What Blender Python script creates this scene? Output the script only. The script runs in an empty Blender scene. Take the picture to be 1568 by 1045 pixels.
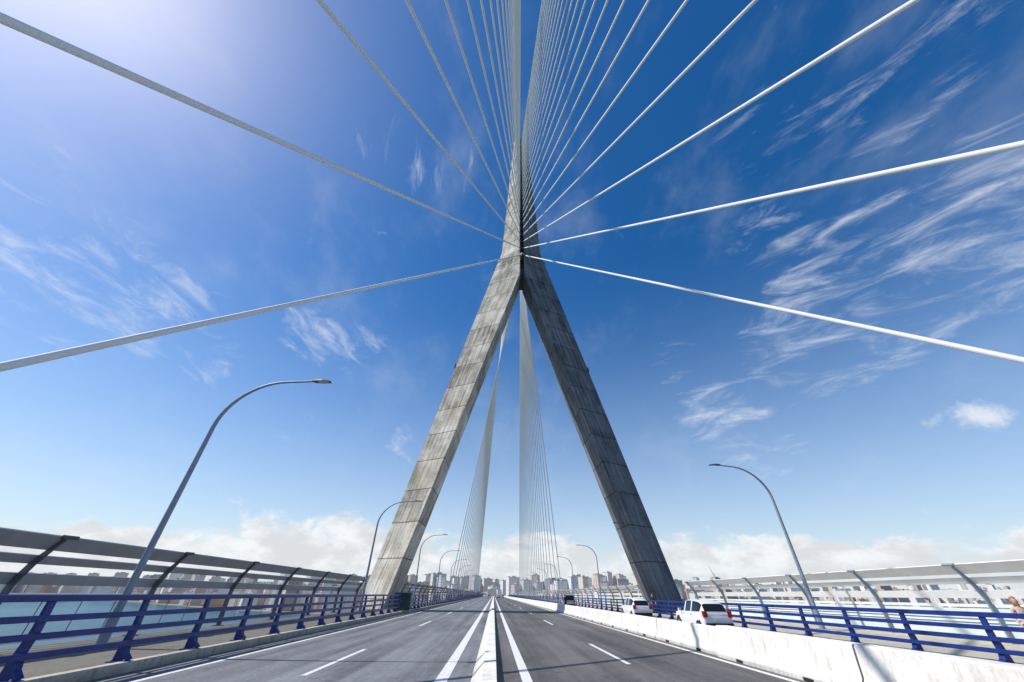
import bpy, bmesh, math, random
from mathutils import Vector, Matrix
random.seed(7)
scene = bpy.context.scene
COL = scene.collection
rad = math.radians

# ------------------------------------------------------------------ camera
F_PX, PITCH, YAW, ROLL, CAM_H = 533.0, rad(34.8), rad(2.05), rad(0.65), 1.7
Rv = Vector((math.cos(YAW), -math.sin(YAW), 0))
Fv = Vector((math.sin(YAW)*math.cos(PITCH), math.cos(YAW)*math.cos(PITCH), math.sin(PITCH)))
Uv = Rv.cross(Fv)
R2 = Rv*math.cos(ROLL) + Uv*math.sin(ROLL)
U2 = Uv*math.cos(ROLL) - Rv*math.sin(ROLL)
cd = bpy.data.cameras.new("camera"); cam = bpy.data.objects.new("camera", cd); COL.objects.link(cam)
cd.sensor_width = 36; cd.lens = F_PX/1568*36; cd.clip_start = 0.05; cd.clip_end = 60000
m = Matrix(((R2.x, U2.x, -Fv.x, 0), (R2.y, U2.y, -Fv.y, 0), (R2.z, U2.z, -Fv.z, CAM_H), (0, 0, 0, 1)))
cam.matrix_world = m
scene.camera = cam
scene.view_settings.view_transform = 'Standard'
scene.view_settings.look = 'None'
scene.view_settings.exposure = 0

def sky_dir(px, py):
    u, v = px-784, 522.5-py
    return (R2*u + U2*v + Fv*F_PX).normalized()

# ------------------------------------------------------------------ materials
def mat(name, col, rough=0.6, metal=0.0, var=0.0, vscale=3.0, bump=0.0, bscale=20.0, spec=0.5):
    m = bpy.data.materials.new(name); m.use_nodes = True
    nt = m.node_tree; b = nt.nodes["Principled BSDF"]
    b.inputs["Base Color"].default_value = (*col, 1)
    b.inputs["Roughness"].default_value = rough
    b.inputs["Metallic"].default_value = metal
    b.inputs["Specular IOR Level"].default_value = spec
    geo = nt.nodes.new("ShaderNodeNewGeometry")
    if var > 0:
        n = nt.nodes.new("ShaderNodeTexNoise"); n.inputs["Scale"].default_value = vscale
        n.inputs["Detail"].default_value = 4; n.inputs["Roughness"].default_value = .65
        nt.links.new(geo.outputs["Position"], n.inputs["Vector"])
        r = nt.nodes.new("ShaderNodeMapRange")
        r.inputs[1].default_value = .3; r.inputs[2].default_value = .7
        r.inputs[3].default_value = 1-var; r.inputs[4].default_value = 1+var
        nt.links.new(n.outputs["Fac"], r.inputs[0])
        mx = nt.nodes.new("ShaderNodeVectorMath"); mx.operation = 'SCALE'
        mx.inputs[0].default_value = col
        nt.links.new(r.outputs[0], mx.inputs["Scale"])
        nt.links.new(mx.outputs[0], b.inputs["Base Color"])
    return m

class N:
    """tiny node expression helper"""
    def __init__(s, nt): s.nt = nt
    def _set(s, sock, v):
        if isinstance(v, bpy.types.NodeSocket): s.nt.links.new(v, sock)
        else: sock.default_value = v
    def math(s, op, a, b=0.0, c=None, clamp=False):
        n = s.nt.nodes.new("ShaderNodeMath"); n.operation = op; n.use_clamp = clamp
        s._set(n.inputs[0], a); s._set(n.inputs[1], b)
        if c is not None: s._set(n.inputs[2], c)
        return n.outputs[0]
    def vm(s, op, a, b=(0, 0, 0)):
        n = s.nt.nodes.new("ShaderNodeVectorMath"); n.operation = op
        s._set(n.inputs[0], a)
        if op == 'SCALE': s._set(n.inputs["Scale"], b)
        else: s._set(n.inputs[1], b)
        return n.outputs["Value"] if op in ('DOT_PRODUCT', 'LENGTH', 'DISTANCE') else n.outputs[0]
    def mr(s, v, a, b, c=0.0, d=1.0, smooth=True):
        n = s.nt.nodes.new("ShaderNodeMapRange")
        if smooth: n.interpolation_type = 'SMOOTHSTEP'
        for i, x in enumerate((v, a, b, c, d)): s._set(n.inputs[i], x)
        return n.outputs[0]
    def noise(s, vec, scale, detail=6, rough=.6, dist=0.0):
        n = s.nt.nodes.new("ShaderNodeTexNoise")
        s._set(n.inputs["Vector"], vec); n.inputs["Scale"].default_value = scale
        n.inputs["Detail"].default_value = detail; n.inputs["Roughness"].default_value = rough
        n.inputs["Distortion"].default_value = dist
        return n.outputs["Fac"]
    def comb(s, x, y, z):
        n = s.nt.nodes.new("ShaderNodeCombineXYZ")
        for i, v in enumerate((x, y, z)): s._set(n.inputs[i], v)
        return n.outputs[0]
    def sep(s, v):
        n = s.nt.nodes.new("ShaderNodeSeparateXYZ"); s._set(n.inputs[0], v); return n.outputs
    def mix(s, f, a, b):
        n = s.nt.nodes.new("ShaderNodeMix"); n.data_type = 'RGBA'
        s._set(n.inputs[0], f)
        s._set(n.inputs[6], a if not isinstance(a, tuple) else (*a, 1))
        s._set(n.inputs[7], b if not isinstance(b, tuple) else (*b, 1))
        return n.outputs[2]

def concrete_pylon():
    m = bpy.data.materials.new("pylon_concrete"); m.use_nodes = True
    nt = m.node_tree; b = nt.nodes["Principled BSDF"]; n = N(nt)
    g = nt.nodes.new("ShaderNodeNewGeometry"); P = g.outputs["Position"]
    x, y, z = n.sep(P)
    lift = n.math('DIVIDE', z, 4.1)
    fl = n.math('FLOOR', lift); fr = n.math('FRACT', lift)
    wn = nt.nodes.new("ShaderNodeTexWhiteNoise"); wn.noise_dimensions = '2D'
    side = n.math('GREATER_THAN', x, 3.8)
    nt.links.new(n.comb(fl, side, 0.0), wn.inputs["Vector"])
    seam = n.math('LESS_THAN', n.math('ABSOLUTE', n.math('SUBTRACT', fr, .5)), .485)
    fr2 = n.math('FRACT', n.math('DIVIDE', z, 1.025))
    seam2 = n.math('LESS_THAN', n.math('ABSOLUTE', n.math('SUBTRACT', fr2, .5)), .48)
    ax = n.math('SUBTRACT', n.math('ABSOLUTE', n.math('SUBTRACT', x, 3.8)), n.math('MULTIPLY', n.math('SUBTRACT', 61.0, z), .27))
    n1 = n.noise(P, .3, 7, .65)
    n2 = n.noise(n.comb(n.math('MULTIPLY', ax, 3.2), n.math('MULTIPLY', y, 3.2), n.math('MULTIPLY', z, .16)), 1.0, 5, .7)
    n4 = n.noise(n.comb(n.math('MULTIPLY', ax, 1.1), n.math('MULTIPLY', y, 1.1), n.math('ADD', n.math('MULTIPLY', z, .08), n.math('MULTIPLY', fl, 3.7))), 1.0, 4, .6)
    n3 = n.noise(P, 4.0, 5, .7)
    v = n.math('ADD', n.mr(wn.outputs["Value"], 0, 1, .82, 1.14, False), n.mr(n1, .3, .7, -.22, .22))
    v = n.math('ADD', v, n.mr(n2, .42, .68, .12, -.42))
    v = n.math('ADD', v, n.mr(n4, .35, .65, .14, -.24))
    v = n.math('ADD', v, n.mr(n3, .3, .7, -.1, .1))
    v = n.math('MULTIPLY', v, n.mr(seam, 0, 1, .38, 1, False))
    v = n.math('MULTIPLY', v, n.mr(seam2, 0, 1, .84, 1, False))
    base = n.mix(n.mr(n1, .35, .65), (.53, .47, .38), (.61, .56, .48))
    base = n.mix(side, base, (.185, .19, .2))  # right leg's darker grey base paints its unlit side into the concrete colour
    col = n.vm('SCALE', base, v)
    nt.links.new(col, b.inputs["Base Color"])
    b.inputs["Roughness"].default_value = .9; b.inputs["Specular IOR Level"].default_value = .2
    bp = nt.nodes.new("ShaderNodeBump"); bp.inputs["Strength"].default_value = .5; bp.inputs["Distance"].default_value = .06
    h = n.math('ADD', n.math('MULTIPLY', n3, .6), n.math('MULTIPLY', seam, 1.0))
    nt.links.new(h, bp.inputs["Height"]); nt.links.new(bp.outputs[0], b.inputs["Normal"])
    return m

def asphalt(name, c, lane0=None):
    m = bpy.data.materials.new(name); m.use_nodes = True
    nt = m.node_tree; b = nt.nodes["Principled BSDF"]; n = N(nt)
    g = nt.nodes.new("ShaderNodeNewGeometry"); P = g.outputs["Position"]
    x, y, z = n.sep(P)
    st = n.noise(n.comb(n.math('MULTIPLY', x, 1.8), n.math('MULTIPLY', y, .04), 0.0), 1.0, 5, .6)
    big = n.noise(n.comb(x, n.math('MULTIPLY', y, .35), 0.0), .45, 5, .6)
    fine = n.noise(P, 45, 2, .8)
    mid = n.noise(P, 6, 4, .7)
    v = n.math('ADD', n.mr(st, .3, .7, .72, 1.28), n.mr(big, .35, .65, -.2, .2))
    v = n.math('ADD', v, n.mr(fine, .25, .75, -.4, .4))
    v = n.math('ADD', v, n.mr(mid, .3, .7, -.15, .15))
    sp = n.noise(P, 2.3, 3, .5)
    v = n.math('MULTIPLY', v, n.mr(sp, .66, .72, 1, .6))
    if lane0 is not None:
        w = n.math('COSINE', n.math('MULTIPLY', n.math('SUBTRACT', x, lane0), 2*math.pi/1.75))
        v = n.math('ADD', v, n.math('MULTIPLY', w, .10))
        sm = n.math('ABSOLUTE', n.math('SUBTRACT', n.math('ADD', x, n.mr(n.noise(n.comb(0.0, y, 0.0), .5, 3), .3, .7, -.03, .03)), lane0+.28))
        v = n.math('MULTIPLY', v, n.mr(sm, .008, .03, .55, 1))
    nt.links.new(n.vm('SCALE', c, v), b.inputs["Base Color"])
    b.inputs["Roughness"].default_value = .75
    bp = nt.nodes.new("ShaderNodeBump"); bp.inputs["Strength"].default_value = .6; bp.inputs["Distance"].default_value = .01
    nt.links.new(fine, bp.inputs["Height"]); nt.links.new(bp.outputs[0], b.inputs["Normal"])
    return m

def paint_mat():
    m = bpy.data.materials.new("road_paint"); m.use_nodes = True
    nt = m.node_tree; b = nt.nodes["Principled BSDF"]; n = N(nt)
    g = nt.nodes.new("ShaderNodeNewGeometry"); P = g.outputs["Position"]
    w = n.noise(P, 14, 5, .75)
    w2 = n.noise(P, 1.2, 4, .6)
    f = n.math('MULTIPLY', n.mr(w, .52, .64), n.mr(w2, .35, .65, .4, 1))
    nt.links.new(n.mix(f, (.72, .72, .70), (.25, .25, .25)), b.inputs["Base Color"])
    b.inputs["Roughness"].default_value = .6
    return m

def concrete_white(name, c, st=1.0):
    m = bpy.data.materials.new(name); m.use_nodes = True
    nt = m.node_tree; b = nt.nodes["Principled BSDF"]; n = N(nt)
    g = nt.nodes.new("ShaderNodeNewGeometry"); P = g.outputs["Position"]
    x, y, z = n.sep(P)
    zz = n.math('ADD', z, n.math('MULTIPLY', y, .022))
    a = n.noise(P, .8, 5, .65); s = n.noise(n.comb(x, n.math('MULTIPLY', y, 3.0), n.math('MULTIPLY', z, .5)), 2.5, 5, .7)
    f = n.noise(P, 12, 4, .7)
    v = n.math('ADD', n.mr(a, .3, .7, .88, 1.08), n.mr(s, .45, .72, 0, -.38*st))
    v = n.math('ADD', v, n.mr(f, .3, .7, -.07, .07))
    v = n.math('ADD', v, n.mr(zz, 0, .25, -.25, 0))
    nt.links.new(n.vm('SCALE', c, v), b.inputs["Base Color"])
    b.inputs["Roughness"].default_value = .85
    return m

M = {}
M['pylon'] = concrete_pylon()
M['slot'] = mat("slot_dark_steel", (.03, .035, .05), .6)
M['asph'] = asphalt("asphalt_worn_sheen", (.150, .155, .168), -4.72)  # worn asphalt; lighter bluish base paints the sun's sheen into the colour
M['asph2'] = asphalt("asphalt_dark", (.105, .099, .095), 4.2)
M['tram'] = asphalt("tramway_concrete", (.26, .25, .235))
M['paint'] = paint_mat()
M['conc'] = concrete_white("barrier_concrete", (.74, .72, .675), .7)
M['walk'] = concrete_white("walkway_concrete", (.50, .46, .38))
M['walkd'] = concrete_white("paving_shadow_tone", (.15, .14, .115))  # left walkway: barrier and railing shadow painted in as a dark base colour
M['deckc'] = mat("deck_concrete", (.35, .34, .32), .9, var=.15, vscale=.5)
M['blue'] = mat("blue_railing_paint", (.008, .028, .18), .42, var=.3, vscale=3.5, spec=.4)
M['white'] = mat("white_aluminium", (.74, .74, .73), .45, var=.08, vscale=1.2)
M['alu'] = mat("aluminium_backlit_tone", (.36, .38, .41), .5, .3, var=.12, vscale=1.2)  # left slats: backlit shade painted in as a darker metal colour
M['galv'] = mat("galvanised_steel", (.24, .29, .36), .55, .3, var=.12, vscale=2)
M['darkst'] = mat("dark_steel", (.10, .10, .11), .5, .3, var=.12, vscale=2)
M['cable'] = mat("cable_sheath_white", (.76, .76, .76), .7, spec=.2)
M['cablecap'] = mat("cable_collar", (.25, .26, .28), .5)
M['pane'] = mat("frosted_panel", (.60, .66, .64), .5, var=.1, vscale=.7)
M['green'] = mat("cabinet_green", (.012, .05, .045), .5, var=.15, vscale=4)
M['black'] = mat("rubber_black", (.015, .015, .016), .7)
M['glass'] = mat("car_glass", (.012, .016, .02), .06)
M['carw'] = mat("car_paint_white", (.75, .76, .77), .2, var=.02)
M['cars'] = mat("car_paint_silver", (.42, .44, .46), .25, .5)
M['red'] = mat("tail_light_red", (.45, .01, .01), .25)
M['hub'] = mat("wheel_alloy", (.4, .4, .42), .35, .7)
M['plate'] = mat("number_plate", (.7, .7, .66), .5)
M['skin'] = mat("skin", (.52, .29, .2), .55)
M['hair'] = mat("hair_blond", (.33, .17, .06), .6, var=.35, vscale=25)
M['hair2'] = mat("hair_dark", (.03, .02, .015), .6)
M['top'] = mat("cloth_top", (.55, .42, .36), .9, var=.1, vscale=8)
M['jeans'] = mat("cloth_jeans", (.03, .05, .10), .9, var=.15, vscale=8)
M['dark'] = mat("cloth_dark", (.03, .03, .035), .9)
M['crane'] = mat("crane_yellow", (.6, .4, .08), .5)
M['lamp_lens'] = mat("lamp_lens", (.5, .5, .48), .3)

# ------------------------------------------------------------------ geometry helpers
S = .022
def rz(y):
    if y <= 430: return -S*y
    t = min(y, 1400)-430
    k = .03/400.0
    if t < 400: return -S*430 - S*t - .5*k*t*t
    return -S*430 - S*t - .5*k*400*400 - .03*(t-400)

class MB:
    def __init__(s): s.v = []; s.f = []; s.mi = []; s.mats = []; s.sm = []
    def m(s, key):
        if key not in s.mats: s.mats.append(key)
        return s.mats.index(key)
    def face(s, pts, key, smooth=False):
        i = len(s.v); s.v += [tuple(p) for p in pts]
        s.f.append(list(range(i, i+len(pts)))); s.mi.append(s.m(key)); s.sm.append(smooth)
    def addf(s, idx, key, smooth=False):
        s.f.append(idx); s.mi.append(s.m(key)); s.sm.append(smooth)
    def box(s, x0, x1, y0, y1, z0, z1, key, rot=None, org=None):
        P = [Vector((x, y, z)) for z in (z0, z1) for y in (y0, y1) for x in (x0, x1)]
        if rot is not None: P = [org + rot @ (p-org) for p in P]
        i = len(s.v); s.v += [tuple(p) for p in P]
        for q in ((0, 2, 3, 1), (4, 5, 7, 6), (0, 1, 5, 4), (2, 6, 7, 3), (0, 4, 6, 2), (1, 3, 7, 5)):
            s.addf([i+k for k in q], key)
    def loft(s, rings, key, cap=True, smooth=False, closed=True):
        i0 = len(s.v); n = len(rings[0])
        for r in rings: s.v += [tuple(p) for p in r]
        for a in range(len(rings)-1):
            for k in range(n if closed else n-1):
                k2 = (k+1) % n
                s.addf([i0+a*n+k, i0+a*n+k2, i0+(a+1)*n+k2, i0+(a+1)*n+k], key, smooth)
        if cap and closed:
            s.addf([i0+k for k in range(n)][::-1], key)
            s.addf([i0+(len(rings)-1)*n+k for k in range(n)], key)
    def tube(s, path, radii, seg, key, cap=True):
        path = [Vector(p) for p in path]
        if not isinstance(radii, (list, tuple)): radii = [radii]*len(path)
        rings = []; ref = None
        for i, p in enumerate(path):
            d = (path[min(i+1, len(path)-1)] - path[max(i-1, 0)]).normalized()
            if ref is None:
                ref = Vector((0, 0, 1)) if abs(d.z) < .9 else Vector((1, 0, 0))
            a = d.cross(ref).normalized(); ref2 = a.cross(d).normalized()
            b = ref2; ref = b
            rings.append([p + (a*math.cos(t) + b*math.sin(t))*radii[i] for t in [2*math.pi*k/seg for k in range(seg)]])
        s.loft(rings, key, False, True)
        if cap:
            s.face(rings[0][::-1], key); s.face(rings[-1], key)
    def ribbon(s, prof, y0, y1, step, key, closed=True):
        ny = max(1, int(math.ceil((y1-y0)/step)))
        rings = []
        for i in range(ny+1):
            y = y0 + (y1-y0)*i/ny; r = rz(y)
            rings.append([(x, y, z+r) for x, z in prof])
        s.loft(rings, key, closed, False, closed)
    def obj(s, name, parent=None, fix=True):
        me = bpy.data.meshes.new(name); me.from_pydata(s.v, [], s.f)
        for k in s.mats: me.materials.append(M[k])
        for p, mi, sm in zip(me.polygons, s.mi, s.sm): p.material_index = mi; p.use_smooth = sm
        if fix:
            bm = bmesh.new(); bm.from_mesh(me); bmesh.ops.recalc_face_normals(bm, faces=bm.faces); bm.to_mesh(me); bm.free()
        me.update()
        o = bpy.data.objects.new(name, me); COL.objects.link(o)
        if parent: o.parent = parent
        return o
def empty(name, loc=(0, 0, 0), rotz=0):
    e = bpy.data.objects.new(name, None); COL.objects.link(e); e.location = loc; e.rotation_euler = (0, 0, rotz); return e

Y0, Y1 = -270, 1380
CX = 3.8
TY = 54.0

# ------------------------------------------------------------------ bridge deck + road
d = MB()
d.ribbon([(-15.1, -.02), (-15.1, -.9), (-9, -3.0), (16, -3.0), (22.7, -.9), (22.7, -.02)], Y0, Y1, 40, 'deckc')
d.obj("bridge_deck")

r = MB()
def sheet(b, x0, x1, z, y0, y1, key, step=40):
    b.ribbon([(x0, z), (x1, z)], y0, y1, step, key, closed=False)
sheet(r, -9.3, -.49, .004, Y0, Y1, 'asph')
sheet(r, .13, 8.0, .004, Y0, Y1, 'asph2')
r.obj("road", fix=False)
r = MB(); sheet(r, 8.55, 14.55, .004, Y0, Y1, 'tram'); r.obj("service_road", fix=False)
p = MB()
def line(x, w, y0, y1): sheet(p, x-w/2, x+w/2, .009, y0, y1, 'paint')
line(-8.2, .18, Y0, Y1); line(-1.2, .3, Y0, Y1); line(.88, .25, Y0, Y1); line(7.55, .18, Y0, Y1)
for k in range(-3, 30):
    y = 12.2+17*k; line(-4.72, .15, y, y+5.2)
    y = 14.2+17*k; line(4.2, .15, y, y+5.4)
p.obj("road_markings", fix=False)
w = MB()
w.ribbon([(-15.1, -.02), (-15.1, .2), (-9.55, .2), (-9.55, -.02)], Y0, Y1, 40, 'walkd')
w.ribbon([(-9.55, -.02), (-9.55, .22), (-9.32, .22), (-9.30, .19), (-9.3, -.02)], Y0, Y1, 40, 'walk')
w.obj("walkway")
w = MB()
w.ribbon([(14.55, -.02), (14.55, .15), (22.7, .15), (22.7, -.02)], Y0, Y1, 40, 'walk')
w.obj("walkway")
b = MB()
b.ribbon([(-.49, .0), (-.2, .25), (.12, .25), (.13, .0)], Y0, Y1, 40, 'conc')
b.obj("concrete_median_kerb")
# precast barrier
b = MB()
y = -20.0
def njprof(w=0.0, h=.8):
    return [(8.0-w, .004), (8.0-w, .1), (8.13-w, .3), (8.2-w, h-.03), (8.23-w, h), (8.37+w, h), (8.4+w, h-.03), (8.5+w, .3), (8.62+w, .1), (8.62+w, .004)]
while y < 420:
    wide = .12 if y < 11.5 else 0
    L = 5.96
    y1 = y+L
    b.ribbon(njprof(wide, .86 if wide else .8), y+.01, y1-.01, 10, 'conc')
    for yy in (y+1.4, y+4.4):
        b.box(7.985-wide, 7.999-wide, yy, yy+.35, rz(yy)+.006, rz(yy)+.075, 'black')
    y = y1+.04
b.obj("concrete_barrier")

# ------------------------------------------------------------------ blue railing
def railing(x, base, side, phase, hsc=1.0):
    b = MB(); y = phase - 2.6*12
    ys = []
    while y < 430: ys.append(y); y += 2.6
    for y in ys:
        z = rz(y)+base
        t = .022
        prof = [(.30, 0), (-.12, 0), (-.10, .35), (-.04, .8), (-.06, 1.3), (.04, 1.3), (.09, .8), (.07, .40), (.16, .16), (.30, .05)]
        near = y < 60
        ring1 = [(x+side*(a-.02), y-t, z+c*hsc) for a, c in prof]
        ring2 = [(x+side*(a-.02), y+t, z+c*hsc) for a, c in prof]
        b.loft([ring1, ring2], 'blue')
        if near:
            b.box(x-.2, x+.3 if side > 0 else x+.2, y-.13, y+.13, z+.001, z+.022, 'blue')
            ring1 = [(x+side*(a-.02), y-.08, z+c*hsc) for a, c in [(.30, .05), (.16, .16), (.07, .4), (.09, .8), (.04, 1.3), (.055, 1.3), (.105, .8), (.085, .4), (.17, .18), (.31, .065)]]
            ring2 = [(q[0], y+.08, q[2]) for q in ring1]
            b.loft([ring1, ring2], 'blue')
            for bx in (-.09, .22):
                b.tube([(x+side*bx, y+.09, z+.02), (x+side*bx, y+.09, z+.06)], .02, 6, 'galv')
                b.tube([(x+side*bx, y-.09, z+.02), (x+side*bx, y-.09, z+.06)], .02, 6, 'galv')
    def bar(cx, cz, w, h):
        b.ribbon([(cx-w, cz-h), (cx-w*.7, cz-h*1.25), (cx+w*.7, cz-h*1.25), (cx+w, cz-h), (cx+w, cz+h), (cx+w*.7, cz+h*1.25), (cx-w*.7, cz+h*1.25), (cx-w, cz+h)], -28, 430, 458, 'blue')
    bar(x, base+1.35*hsc, .075, .05)
    bar(x+side*.12, base+1.00*hsc, .03, .045)
    bar(x+side*.12, base+.70*hsc, .03, .045)
    bar(x+side*.13, base+.38*hsc, .03, .045)
    return b.obj("blue_railing")
railing(-9.68, .2, 1, 12.55)
railing(14.9, .15, -1, 12.9, .87)

# ------------------------------------------------------------------ wind barriers (curved posts + slats)
def wind_barrier(x, base, s, y_first, solid):
    b = MB()
    segs = [(-30, 47.5), (60.5, 425)]
    key = 'white' if solid else 'alu'
    pk = 'galv' if solid else 'darkst'
    y = y_first - 5.6*7
    while y < 425:
        if any(a < y < c for a, c in segs):
            z = rz(y)+base
            prof_o = [(0, 0), (-.02, 1.1), (.02, 1.7), (.28, 2.27), (.80, 2.86), (.90, 2.91)]
            prof_i = [(.90, 2.80), (.78, 2.68), (.42, 2.12), (.22, 1.64), (.17, 1.1), (.22, 0)]
            pr = prof_o+prof_i
            b.loft([[(x+s*a, y-.035, z+c) for a, c in pr], [(x+s*a, y+.035, z+c) for a, c in pr]], pk)
            b.box(x-.15, x+.3, y-.15, y+.15, z+.001, z+.03, pk)
            b.tube([(x+s*.88, y-.15, z+2.9), (x+s*.88, y+.35, z+2.9)], .055, 8, pk)
        y += 5.6
    def slat(a0, c0, a1, c1, t, key):
        dx, dz = a1-a0, c1-c0; L = math.hypot(dx, dz); nx, nz = -dz/L*t, dx/L*t
        pr = [(x+s*a0, base+c0), (x+s*a1, base+c1), (x+s*(a1+nx), base+c1+nz), (x+s*(a0+nx), base+c0+nz)]
        for a, c in segs: b.ribbon(pr, a, c, 500, key)
    slat(.52, 2.53, .84, 2.90, .05, key)
    slat(.24, 2.16, .38, 2.38, .04, key)
    slat(.01, 1.62, .10, 1.92, .04, key)
    slat(-.03, 1.28, -.02, 1.40, .04, 'white')
    slat(-.03, .72, -.03, .80, .04, 'white')
    if solid:
        slat(-.04, .12, -.04, .66, .03, 'pane')
        slat(-.05, .86, -.05, 1.24, .03, 'pane')
    else:
        slat(-.03, .12, -.03, .2, .04, 'white')
        for q in range(-10, 160):
            yy = y_first+q*1.4
            if any(a < yy < c for a, c in segs) and yy < 120:
                b.box(x-.05, x-.035, yy-.012, yy+.012, rz(yy)+base+.2, rz(yy)+base+1.28, pk)
    return b.obj("wind_barrier")
wind_barrier(-14.95, .2, 1, 13.7, False)
wind_barrier(22.55, .12, -1, 18.8, True)

# ------------------------------------------------------------------ pylon
def xo(z):
    zr = z-1.7
    if zr < 61.5: return -15.7+.2455*zr
    return -.6+(zr-61.5)*(2.4/51.2)
def xi(z):
    return min(-11.9+.291*(z-1.7), CX-.42)
TOPZ = 114.4
b = MB()
zs = [-69, -40, -10, 1.7, 15, 30, 45, 54.25, 58, 63.2, 80, 97, TOPZ]
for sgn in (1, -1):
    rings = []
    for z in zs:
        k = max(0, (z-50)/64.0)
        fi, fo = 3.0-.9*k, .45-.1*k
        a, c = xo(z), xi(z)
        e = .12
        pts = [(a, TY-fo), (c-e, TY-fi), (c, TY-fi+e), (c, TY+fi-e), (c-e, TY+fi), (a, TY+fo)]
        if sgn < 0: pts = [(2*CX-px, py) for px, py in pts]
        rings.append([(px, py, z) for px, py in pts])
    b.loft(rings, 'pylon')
b.box(CX-.42, CX+.42, TY-1.3, TY+1.3, 55.0, TOPZ-.6, 'slot')
zc, t = 60.3, .5
a = xo(zc)-.12
pts = [(a, TY-.55), (CX, TY-3.1), (2*CX-a, TY-.55), (2*CX-a, TY+.55), (CX, TY+3.1), (a, TY+.55)]
b.loft([[(px, py, zc-t/2) for px, py in pts], [(px, py, zc+t/2) for px, py in pts]], 'pylon')
b.box(CX-1.5, CX+1.5, TY-2.4, TY+2.4, 54.6, 56.2, 'slot')
pyl = b.obj("bridge_pylon")
q = MB()
q.tube([(CX+1, TY, TOPZ), (CX+1, TY, TOPZ+2.2)], .05, 6, 'galv')
q.tube([(CX-.8, TY, TOPZ), (CX-.8, TY, TOPZ+1.2)], .12, 8, 'galv')
q.box(CX-1.3, CX+1.3, TY-1.6, TY+1.6, TOPZ, TOPZ+.35, 'deckc')
for zf in (33.0,):
    for sx in (-1, 1):
        ex = (xo(zf)-CX)*sx*-1
        q.box(CX+ex-.25, CX+ex+.25, TY-.3, TY+.3, zf, zf+.4, 'darkst')
        q.tube([(CX+ex*1.01, TY, zf+.4), (CX+ex*1.01, TY, zf+.9)], .12, 8, 'red')
q.obj("mast", parent=pyl)

b = MB()
for yy in (52-290, 330, 420, 510, 600, 690, 780, 870, 960, 1050):
    z1 = rz(yy)-3.0
    b.loft([[(-3, yy-2, -70), (10, yy-2, -70), (10, yy+2, -70), (-3, yy+2, -70)], [(-6, yy-1.5, z1), (13, yy-1.5, z1), (13, yy+1.5, z1), (-6, yy+1.5, z1)]], 'deckc')
b.obj("bridge_piers")

# ------------------------------------------------------------------ stay cables
b = MB()
NC = 23
def stay(T, A, rr):
    T, A = Vector(T), Vector(A); dd = (T-A).normalized(); L = (T-A).length
    b.tube([A, A+dd*3.2], rr*1.5, 12, 'cablecap')
    K = 14
    b.tube([A+dd*3.2, A+dd*3.25, A+dd*3.6] + [A+dd*(3.6+(L-3.6)*k/K) for k in range(1, K+1)], [rr*1.4, rr*1.4, rr]+[rr]*K, 16, 'cable')
for i in range(NC):
    zt = 61.7+2.22*i
    for s in (-1, 1):
        ya = 3.5-11.6*i
        stay((CX+s*.22, TY-1.4, zt), (CX+s*18.2, ya, rz(ya)+.3), .115)
        yb = 137+10.6*i
        stay((CX+s*.22, TY+1.4, zt-1.2), (CX+s*18.2, yb, rz(yb)+.3), .115)
so_ = b.obj("stay_cables")
so_.cycles.shadow_terminator_geometry_offset = .3

# ------------------------------------------------------------------ street lamps
def lamp(x, y, s, base, arm=4.3):
    e = empty("street_lamp", (x, y, rz(y)+base))
    b = MB()
    H1 = 7.3; H2 = 9.6
    path = [(0, 0, .3), (0, 0, 3.5), (0, 0, H1)]
    rr = [.125, .105, .085]
    for k in range(1, 13):
        t = k/12*math.pi/2*.97
        path.append((s*2.5*(1-math.cos(t)), 0, H1+(H2-H1)*math.sin(t))); rr.append(.085-.035*k/12)
    path.append((s*(arm-.7), 0, H2+.08)); rr.append(.045)
    b.tube(path, rr, 12, 'galv')
    b.tube([(0, 0, .02), (0, 0, .9)], .15, 12, 'galv')
    b.box(-.24, .24, -.24, .24, 0, .03, 'galv')
    b.obj("pole", parent=e)
    h = MB()
    x0, x1 = s*(arm-.8), s*(arm+.05)
    rings = []
    for f, wd, th in ((0, .06, .05), (.15, .14, .06), (.6, .17, .055), (1, .13, .03)):
        xx = x0+(x1-x0)*f
        rings.append([(xx, -wd, H2+.06), (xx, wd, H2+.06), (xx, wd*.8, H2+.06+th*1.6), (xx, -wd*.8, H2+.06+th*1.6)])
    h.loft(rings, 'darkst')
    xa, xb = sorted((x0+(x1-x0)*.35, x0+(x1-x0)*.92))
    h.box(xa, xb, -.11, .11, H2+.045, H2+.058, 'lamp_lens')
    h.obj("lamp_head", parent=e)
for k in range(0, 13): lamp(-12.5, 15.2+26.6*k, 1, .2)
for k in range(0, 13): lamp(20.1, 26.6+26.8*k, -1, .15, 3.9)
lamp(-12.5, 15.2-26.6, 1, .2); lamp(20.1, -.2, -1, .15, 3.9)

# ------------------------------------------------------------------ cabinet
e = empty("utility_cabinet", (-8.9+.2-.9, 46.5, rz(46.5)+.2))
b = MB()
b.box(-.85, .85, -.4, .4, .1, 1.5, 'green'); b.box(-.8, .8, -.36, .36, 0, .1, 'deckc'); b.box(-.9, .9, -.46, .46, 1.5, 1.58, 'green')
b.box(-.8, -.02, -.425, -.401, .16, 1.44, 'green'); b.box(.02, .8, -.425, -.401, .16, 1.44, 'green')
b.box(-.12, -.06, -.45, -.426, .8, 1.0, 'galv')
for k in range(5): b.box(.2, .65, -.436, -.426, 1.15+k*.05, 1.17+k*.05, 'black')
b.obj("cabinet_body", parent=e)

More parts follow.
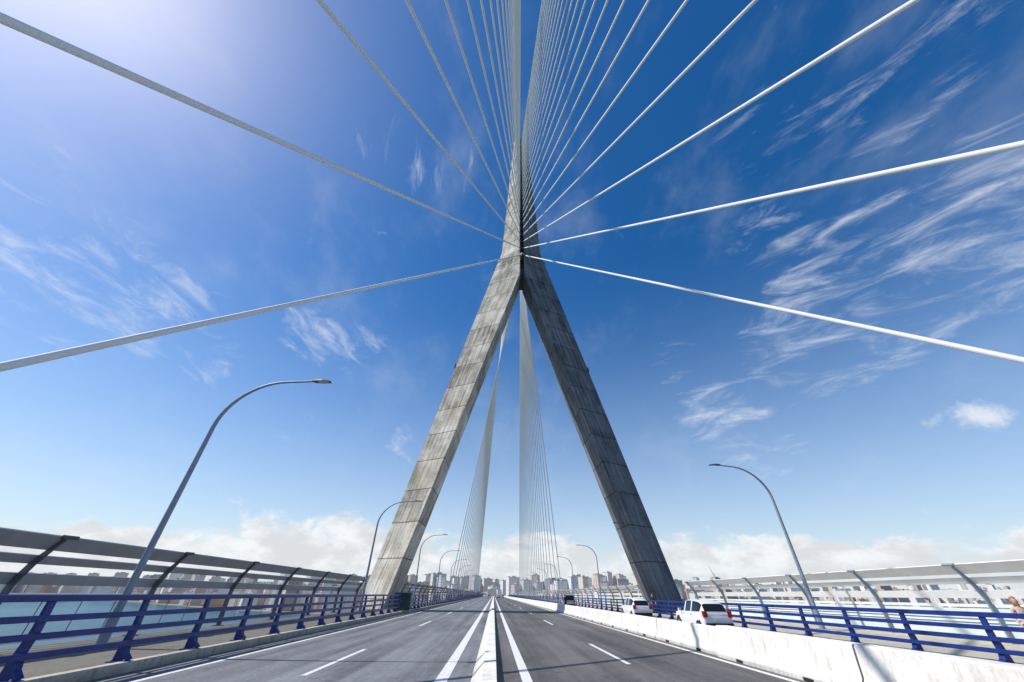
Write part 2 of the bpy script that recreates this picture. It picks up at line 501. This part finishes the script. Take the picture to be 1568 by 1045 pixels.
# ------------------------------------------------------------------ cars
def car(x, y, paint='carw', rotz=0, name="parked_car", van=False):
    e = empty(name, (x, y, rz(y)+.006), rotz)
    b = MB()
    st = [(-1.98, .70, .42, .60, .62, .62), (-1.95, .80, .32, .86, .66, .88), (-1.88, .84, .25, 1.00, .66, 1.02), (-1.62, .86, .24, 1.02, .62, 1.38),
          (-1.30, .87, .24, 1.0, .62, 1.50), (-.60, .88, .24, .98, .63, 1.54), (-.48, .88, .24, .98, .63, 1.54), (.25, .88, .24, .96, .62, 1.52), (.38, .88, .24, .96, .62, 1.50), (1.05, .87, .24, .95, .66, .98),
          (1.65, .84, .25, .86, .6, .89), (1.93, .76, .30, .70, .55, .72), (2.02, .62, .40, .56, .5, .57)]
    if van:
        st = [(a, w_, u, be, rw+.1 if rf > 1.2 else rw, rf*1.22 if rf > 1.2 else rf) for a, w_, u, be, rw, rf in st]
    rings = []
    for (yy, hw, zb, belt, rw, roof) in st:
        rings.append([(-hw*.9, yy, zb), (-hw, yy, zb+.12), (-hw*1.01, yy, (zb+belt)/2+.05), (-hw*.97, yy, belt), (-rw, yy, max(roof-.04, belt+.005)), (-rw*.75, yy, roof+.01 if roof > belt else belt+.01),
                      (rw*.75, yy, roof+.01 if roof > belt else belt+.01), (rw, yy, max(roof-.04, belt+.005)), (hw*.97, yy, belt), (hw*1.01, yy, (zb+belt)/2+.05), (hw, yy, zb+.12), (hw*.9, yy, zb)])
    n = 12; i0 = len(b.v)
    for rg in rings: b.v += rg
    for a in range(len(rings)-1):
        for k in range(n):
            k2 = (k+1) % n; key = paint
            if k in (3, 7) and a in (3, 4, 6, 8): key = 'glass'
            if k in (4, 5, 6) and a in (2, 8): key = 'glass'
            if k == 11: key = 'black'
            b.addf([i0+a*n+k, i0+a*n+k2, i0+(a+1)*n+k2, i0+(a+1)*n+k], key, True)
    b.addf([i0+k for k in range(n)], paint); b.addf([i0+(len(rings)-1)*n+k for k in range(n)], paint)
    body = b.obj("body", parent=e)
    mod = body.modifiers.new("bev", 'BEVEL'); mod.width = .02; mod.segments = 2; mod.limit_method = 'ANGLE'
    p = MB()
    for sx in (-1, 1):
        for wy in (-1.25, 1.28):
            p.tube([(sx*.66, wy, .32), (sx*.875, wy, .32)], .39, 22, 'dark')
            p.tube([(sx*.68, wy, .3), (sx*.89, wy, .3)], .31, 22, 'black')
            p.tube([(sx*.885, wy, .3), (sx*.900, wy, .3)], .19, 16, 'hub')
        xa, xb = sorted((sx*.60, sx*.835))
        p.box(xa, xb, -2.0, -1.84, .78, 1.06, 'red')
        xa, xb = sorted((sx*.5, sx*.74)); p.box(xa, xb, 1.86, 1.975, .62, .72, 'plate')
        xa, xb = sorted((sx*.86, sx*1.02)); p.box(xa, xb, .72, .84, .95, 1.08, paint)
        for hy in (-.55, .45):
            xa, xb = sorted((sx*.872, sx*.895)); p.box(xa, xb, hy-.07, hy+.07, .84, .87, 'dark')
    p.box(-.78, .78, -2.04, -1.93, .34, .52, 'black'); p.box(-.26, .26, -2.06, -2.035, .6, .71, 'plate')
    p.box(-.5, .5, -1.95, -1.935, 1.0, 1.01, 'black')
    p.obj("wheels_and_lights", parent=e)
car(12.75, 26.6); car(13.3, 40.5, 'carw'); car(12.8, 74, 'cars', van=True)
car(-2.9, 255, 'cars', math.pi, "moving_car"); car(-6.4, 300, 'carw', math.pi, "moving_car"); car(2.5, 235, 'carw', 0, "moving_car"); car(6, 290, 'carw', 0, "moving_car", True)

# ------------------------------------------------------------------ people
def person(x, y, base, rotz, h=1.66, hair='hair', top='top', leg='jeans', long_hair=True):
    e = empty("person", (x, y, rz(y)+base), rotz); e.scale = (h/1.7,)*3
    V = []; E = []; Rr = []
    def add(p, r, par=None):
        V.append(p); Rr.append(r)
        if par is not None: E.append((par, len(V)-1))
        return len(V)-1
    pel = add((0, 0, .95), .145); wst = add((0, 0, 1.08), .12, pel); ch = add((0, -.01, 1.28), .15, wst); sh = add((0, -.01, 1.42), .09, ch)
    nk = add((0, 0, 1.48), .052, sh); add((0, .01, 1.56), .05, nk)
    for s in (-1, 1):
        hp = add((s*.09, 0, .88), .105, pel); kn = add((s*.10, .05*(1 if s > 0 else .2), .48), .062, hp)
        an = add((s*.10, -.02 if s > 0 else .06, .09), .042, kn); add((s*.11, .13 if s > 0 else .2, .035), .035, an)
        so = add((s*.17, -.01, 1.40), .062, sh); el = add((s*.23, -.04, 1.12), .043, so); wr = add((s*.22, .12, .93), .028, el)
        pm = add((s*.215, .18, .89), .03, wr)
        for k in range(4):
            f1 = add((s*(.20+.018*(k-1.5)), .215, .865-.004*k), .0095, pm); add((s*(.195+.018*(k-1.5)), .235, .825+.006*abs(k-1.5)), .008, f1)
        t1 = add((s*.185, .175, .87), .011, wr); add((s*.175, .205, .85), .009, t1)
    me = bpy.data.meshes.new("tmp"); me.from_pydata(V, E, []); ob = bpy.data.objects.new("tmp", me); COL.objects.link(ob)
    mod = ob.modifiers.new("s", 'SKIN'); mod.use_smooth_shade = True
    for i, sv in enumerate(me.skin_vertices[0].data): sv.radius = (Rr[i], Rr[i]*(.72 if i in (0, 1, 2) else 1)); sv.use_root = (i == 0)
    sub = ob.modifiers.new("u", 'SUBSURF'); sub.levels = 1; sub.render_levels = 1
    dg = bpy.context.evaluated_depsgraph_get(); dg.update()
    m2 = bpy.data.meshes.new_from_object(ob.evaluated_get(dg)); bpy.data.objects.remove(ob)
    m2.materials.clear()
    for k in (top, leg, 'skin', 'black'): m2.materials.append(M[k])
    for pl in m2.polygons:
        c = pl.center; pl.use_smooth = True
        if c.z > 1.45 and abs(c.x) < .1: mi = 2
        elif abs(c.x) > .15 and c.y > .03 and c.z < 1.05 and c.z > .7: mi = 2
        elif c.z < .08: mi = 3
        elif c.z < .98: mi = 1
        else: mi = 0
        pl.material_index = mi
    bo = bpy.data.objects.new("body", m2); COL.objects.link(bo); bo.parent = e
    bm = bmesh.new(); bmesh.ops.create_uvsphere(bm, u_segments=20, v_segments=16, radius=1)
    for v in bm.verts:
        c = v.co; wd = .075*(1-.18*max(0, -c.z)); v.co = Vector((c.x*wd, c.y*.095, c.z*.118))
        if c.y > .07 and abs(v.co.x) < .016 and -.03 < v.co.z < .02: v.co.y += .018
    hm = bpy.data.meshes.new("head"); bm.to_mesh(hm); bm.free(); hm.materials.append(M['skin'])
    for pl in hm.polygons: pl.use_smooth = True
    ho = bpy.data.objects.new("head", hm); COL.objects.link(ho); ho.parent = e; ho.location = (0, .02, 1.62)
    f = MB()
    for s in (-1, 1):
        f.tube([(s*.03, .108, 1.635), (s*.03, .114, 1.635)], .009, 8, 'black'); f.tube([(s*.074, .015, 1.62), (s*.086, .005, 1.62)], .022, 8, 'skin')
    f.box(-.022, .022, .104, .108, 1.565, 1.573, 'red'); f.obj("face", parent=e)
    bm = bmesh.new(); bmesh.ops.create_uvsphere(bm, u_segments=20, v_segments=16, radius=1)
    for v in bm.verts:
        c = v.co.copy(); v.co = Vector((c.x*.088, c.y*.105-.012, c.z*.128+.012))
        if c.y > .25 and c.z < .45: v.co.y = .03; v.co.x *= .8
        if long_hair and c.z < -.1 and c.y < .3: v.co.z -= .16*abs(c.z); v.co.x *= 1.05
        v.co += Vector((random.uniform(-1, 1), random.uniform(-1, 1), 0))*.005
    hm = bpy.data.meshes.new("hair"); bm.to_mesh(hm); bm.free(); hm.materials.append(M[hair])
    for pl in hm.polygons: pl.use_smooth = True
    ho = bpy.data.objects.new("hair", hm); COL.objects.link(ho); ho.parent = e; ho.location = (0, .015, 1.63)
person(16.75, 13.3, .15, rad(150), 1.58)
person(9.3, 56, .006, rad(10), 1.75, 'hair2', 'dark', 'jeans', False)
person(17.5, 47, .15, rad(170), 1.7, 'hair2', 'dark', 'jeans', False)

# ------------------------------------------------------------------ sea, ground, city
SEA = -69.0
def sea_mat():
    m = bpy.data.materials.new("sea_water"); m.use_nodes = True
    nt = m.node_tree; b = nt.nodes["Principled BSDF"]; n = N(nt)
    g = nt.nodes.new("ShaderNodeNewGeometry"); P = g.outputs["Position"]
    a = n.noise(P, .004, 5, .6)
    nt.links.new(n.mix(n.mr(a, .35, .65), (.022, .080, .095), (.045, .125, .14)), b.inputs["Base Color"])
    b.inputs["Roughness"].default_value = .3; b.inputs["Specular IOR Level"].default_value = .3
    bp = nt.nodes.new("ShaderNodeBump"); bp.inputs["Strength"].default_value = .8; bp.inputs["Distance"].default_value = 1.2
    nt.links.new(n.noise(P, .2, 6, .65), bp.inputs["Height"]); nt.links.new(bp.outputs[0], b.inputs["Normal"])
    return m
M['sea'] = sea_mat()
M['land'] = mat("ground_earth", (.20, .19, .15), .95, var=.4, vscale=.01)
b = MB(); Rg = 30000
b.face([(Rg*math.cos(t), Rg*math.sin(t), SEA) for t in [2*math.pi*k/64 for k in range(64)]], 'sea'); b.obj("sea", fix=False)
b = MB()
coast = [(-4200, 2300), (-2600, 2000), (-1500, 1750), (-700, 1250), (-250, 1060), (150, 1000), (500, 1120), (900, 1400), (1500, 1600), (2600, 2000), (4200, 2500), (4600, 4600), (2000, 4800), (-2000, 4800), (-4600, 4600)]
b.face([(x, y, SEA+1.5) for x, y in coast], 'land')
for k in range(len(coast)):
    a, c = coast[k], coast[(k+1) % len(coast)]
    b.face([(a[0], a[1], SEA-1), (c[0], c[1], SEA-1), (c[0], c[1], SEA+1.5), (a[0], a[1], SEA+1.5)], 'deckc')
b.obj("ground", fix=False)

def city_mat(name, c):
    m = bpy.data.materials.new(name); m.use_nodes = True
    nt = m.node_tree; b = nt.nodes["Principled BSDF"]; n = N(nt)
    g = nt.nodes.new("ShaderNodeNewGeometry"); x, y, z = n.sep(g.outputs["Position"])
    nx, ny, nz = n.sep(g.outputs["Normal"])
    wz = n.math('LESS_THAN', n.math('FRACT', n.math('DIVIDE', z, 3.2)), .42)
    wx = n.math('LESS_THAN', n.math('FRACT', n.math('DIVIDE', n.math('ADD', x, y), 3.6)), .5)
    f = n.math('MULTIPLY', n.math('MULTIPLY', wz, wx), n.math('LESS_THAN', nz, .5))
    nt.links.new(n.mix(f, c, (c[0]*.45, c[1]*.47, c[2]*.52)), b.inputs["Base Color"]); b.inputs["Roughness"].default_value = .9
    return m
pal = [(.74, .68, .60), (.84, .81, .77), (.58, .42, .32), (.70, .55, .44), (.85, .84, .82), (.52, .52, .53), (.76, .67, .56)]
for i, c in enumerate(pal): M['c%d' % i] = city_mat("facade_%d" % i, c)

def bld(b, x, y, w, dp, h, key, rot):
    R = Matrix.Rotation(rot, 3, 'Z'); o = Vector((x, y, SEA+1.4))
    z0 = SEA+1.4
    b.box(x-w/2, x+w/2, y-dp/2, y+dp/2, z0, z0+h, key, R, o)
    b.box(x-w/2-.3, x+w/2+.3, y-dp/2-.3, y+dp/2+.3, z0+h, z0+h+1.0, 'deckc', R, o)
    b.box(x-w*.15, x+w*.2, y-dp*.2, y+dp*.2, z0+h+1, z0+h+4, key, R, o)
    if w > 22:
        b.box(x-w*.4, x-w*.3, y-dp*.2, y+dp*.2, z0+h+1, z0+h+3, 'deckc', R, o)

def coast_y(x):
    for k in range(10):
        a, c = coast[k], coast[k+1]
        if a[0] <= x <= c[0]: return a[1]+(c[1]-a[1])*(x-a[0])/(c[0]-a[0])
    return 2500
b = MB()
for k in range(1900):
    x = random.gauss(100, 700) if random.random() < .45 else random.uniform(-4100, 4100)
    if abs(x) > 4100: continue
    y = coast_y(x)+25+abs(random.gauss(0, 420))
    if -35 < x < 45 and y < 1450: continue
    h = random.choice([16, 22, 28, 35, 42, 50, 58])
    if random.random() < .16: h = random.uniform(62, 92)
    w = random.uniform(14, 48); dp = random.uniform(12, 22)
    rr_ = random.random()
    kk = random.choice([0, 1, 4, 4, 6]) if rr_ < .68 else random.choice([2, 3, 5])
    bld(b, x, y, w, dp, h, 'c%d' % kk, random.uniform(-.2, 1.3))
b.obj("distant_city")
def tower_block(x, y, w, dp, h, key, rot):
    b = MB(); bld(b, x, y, w, dp, h, key, rot)
    R = Matrix.Rotation(rot, 3, 'Z'); o = Vector((x, y, SEA+1.4)); k = 0
    while (k+1)*3.2 < h:
        z = SEA+1.4+(k+1)*3.2; b.box(x-w*.42, x+w*.42, y-dp/2-1.1, y-dp/2, z-.2, z+.7, 'c4', R, o); k += 1
    b.obj("apartment_building")
for x, y, w, dp, h, kk, ro in [(330, 1330, 24, 20, 94, 'c3', .6), (365, 1340, 22, 20, 100, 'c1', .6), (405, 1350, 22, 20, 94, 'c0', .6), (290, 1300, 22, 16, 84, 'c4', .7),
                               (-240, 1250, 26, 16, 84, 'c3', .8), (-210, 1350, 30, 16, 88, 'c1', .8), (-330, 1500, 32, 16, 92, 'c2', .7), (90, 1200, 28, 16, 76, 'c4', .6), (60, 1350, 40, 18, 84, 'c1', .5), (180, 1280, 30, 16, 80, 'c3', .6), (-90, 1300, 36, 18, 82, 'c0', .6)]:
    tower_block(x, y, w, dp, h, kk, ro)
e = empty("construction_crane", (760, 1420, SEA+1.5)); b = MB()
Hc = 92
for sx in (-1.2, 1.2):
    for sy in (-1.2, 1.2): b.box(sx-.35, sx+.35, sy-.35, sy+.35, 0, Hc, 'crane')
for k in range(18):
    z = k*5
    b.tube([(-1.2, -1.2, z), (1.2, -1.2, z+5)], .2, 4, 'crane'); b.tube([(1.2, 1.2, z), (-1.2, 1.2, z+5)], .2, 4, 'crane')
b.tube([(0, 0, Hc), (-12, 0, Hc+34)], [1.2, .6], 4, 'crane'); b.tube([(0, 0, Hc), (10, 0, Hc)], 1.2, 4, 'crane'); b.box(7, 12, -1.5, 1.5, Hc-3, Hc, 'deckc')
b.tube([(0, 0, Hc), (2, 0, Hc+12)], .5, 4, 'crane')
b.obj("crane_structure", parent=e)

# ------------------------------------------------------------------ sun + world
SAZ, SEL = rad(-85), rad(50)
sd = Vector((math.sin(SAZ)*math.cos(SEL), math.cos(SAZ)*math.cos(SEL), math.sin(SEL)))
ld = bpy.data.lights.new("sun", 'SUN'); ld.energy = 5.0; ld.angle = rad(.5); ld.color = (1, .95, .87)
lo = bpy.data.objects.new("sun", ld); COL.objects.link(lo); lo.rotation_euler = (-sd).to_track_quat('-Z', 'Y').to_euler(); lo.location = sd*200

wd = bpy.data.worlds.new("World"); scene.world = wd; wd.use_nodes = True
wd.cycles.sampling_method = 'MANUAL'; wd.cycles.sample_map_resolution = 256
nt = wd.node_tree; n = N(nt)
bg = nt.nodes["Background"]; bg.inputs["Strength"].default_value = .135
sky = nt.nodes.new("ShaderNodeTexSky"); sky.sky_type = 'NISHITA'; sky.sun_disc = False
sky.sun_elevation = SEL; sky.sun_rotation = SAZ; sky.air_density = 1.0; sky.dust_density = .5; sky.ozone_density = 3.2
hs = nt.nodes.new("ShaderNodeHueSaturation"); hs.inputs["Saturation"].default_value = 1.36; hs.inputs["Hue"].default_value = .503
nt.links.new(sky.outputs[0], hs.inputs["Color"])
tc = nt.nodes.new("ShaderNodeTexCoord"); D = n.vm('NORMALIZE', tc.outputs["Generated"])
dx, dy, dz = n.sep(D)
haze = n.math('POWER', n.mr(dz, -.05, .74, 1, 0, False), 2.1)
skyc = n.mix(n.math('MULTIPLY', haze, .84), hs.outputs[0], (5.1, 5.9, 6.9))

def streaks(p0, p1, blobs, sc_long, sc_cross, lo_, hi_):
    a = (sky_dir(*p1)-sky_dir(*p0)).normalized(); c = sky_dir((p0[0]+p1[0])/2, (p0[1]+p1[1])/2)
    c = (c-a*c.dot(a)).normalized(); bb = a.cross(c)
    vec = n.comb(n.math('MULTIPLY', n.vm('DOT_PRODUCT', D, tuple(a)), sc_long), n.math('MULTIPLY', n.vm('DOT_PRODUCT', D, tuple(bb)), sc_cross), n.math('MULTIPLY', n.vm('DOT_PRODUCT', D, tuple(c)), sc_cross*.5))
    ns = n.noise(vec, 1.0, 7, .66, .7)
    mask = None
    for (px, py, rdeg, amp) in blobs:
        dd = n.vm('DOT_PRODUCT', D, tuple(sky_dir(px, py)))
        mm = n.mr(dd, math.cos(rad(rdeg)), 1.0, 0, amp)
        mask = mm if mask is None else n.math('MAXIMUM', mask, mm)
    val = n.math('ADD', ns, n.math('MULTIPLY', n.math('SUBTRACT', mask, 1.0), .29))
    return n.mr(val, lo_, hi_, 0, 1)
right = streaks((1250, 440), (1500, 350), [(1480, 350, 12, 1), (1370, 385, 10, 1.1), (1270, 435, 10, 1.1), (1190, 370, 8, .85), (1545, 300, 10, .9), (1270, 160, 9, .7), (1180, 205, 8, .7), (1430, 60, 8, .75),
                 (1210, 550, 9, .95), (1320, 530, 8, .9), (1110, 640, 9, 1.1), (1160, 680, 7, .9), (1030, 560, 6, .6), (1470, 470, 8, .7), (1350, 230, 8, .6)], 7, 24, .40, .84)
left = streaks((150, 400), (280, 490), [(40, 440, 10, 1.0), (160, 410, 8, .9), (240, 470, 8, 1.1), (480, 510, 7, .95), (545, 530, 6, .95), (330, 550, 6, .7), (20, 220, 7, .6), (440, 370, 7, .4), (620, 685, 5, .9), (575, 625, 5, .7), (450, 660, 5, .7)], 8, 20, .40, .84)
midc = streaks((660, 205), (648, 275), [(655, 245, 7, .9), (605, 215, 7, .65), (690, 265, 6, .5), (700, 430, 5, .4)], 7, 24, .40, .84)
puffd = n.vm('SUBTRACT', D, tuple(sky_dir(1492, 640)))
pd_ = n.sep(puffd)
puffl = n.vm('LENGTH', n.comb(pd_[0], pd_[1], n.math('MULTIPLY', pd_[2], 2.4)))
puff = n.mr(n.math('ADD', puffl, n.math('MULTIPLY', n.math('SUBTRACT', n.noise(D, 22, 6, .65), .5), .16)), .060, .0)
bv = n.comb(dx, dy, n.math('MULTIPLY', dz, 1.9))
bn = n.math('ADD', n.math('MULTIPLY', n.noise(bv, 9.0, 8, .6, .3), .62), n.math('MULTIPLY', n.noise(bv, 3.0, 2, .5), .38))
cov = n.mr(dz, .0, .16, .23, -.19, False)
bank = n.mr(n.math('ADD', bn, cov), .475, .575)
bank = n.math('MULTIPLY', bank, n.mr(dz, -.02, .05, .35, .92))
shade = n.mr(n.noise(n.vm('ADD', bv, (0.03, 0, -.06)), 11, 5, .6), .38, .62, .78, 1.0)
ci = n.math('MAXIMUM', n.math('MAXIMUM', right, left), midc)
veil = n.mr(n.noise(n.comb(n.math('MULTIPLY', dx, 3.0), n.math('MULTIPLY', dy, 1.5), n.math('MULTIPLY', dz, 3.0)), 1.6, 5, .6), .48, .8, 0, .14)
c1 = n.mix(n.math('ADD', n.math('MULTIPLY', ci, .68), veil, clamp=True), skyc, (6.5, 6.8, 7.2))
c1 = n.mix(n.math('MULTIPLY', puff, .8), c1, (6.5, 6.7, 7.0))
c1 = n.mix(bank, c1, n.vm('SCALE', (7.0, 7.15, 7.35), shade))
nt.links.new(c1, bg.inputs["Color"])
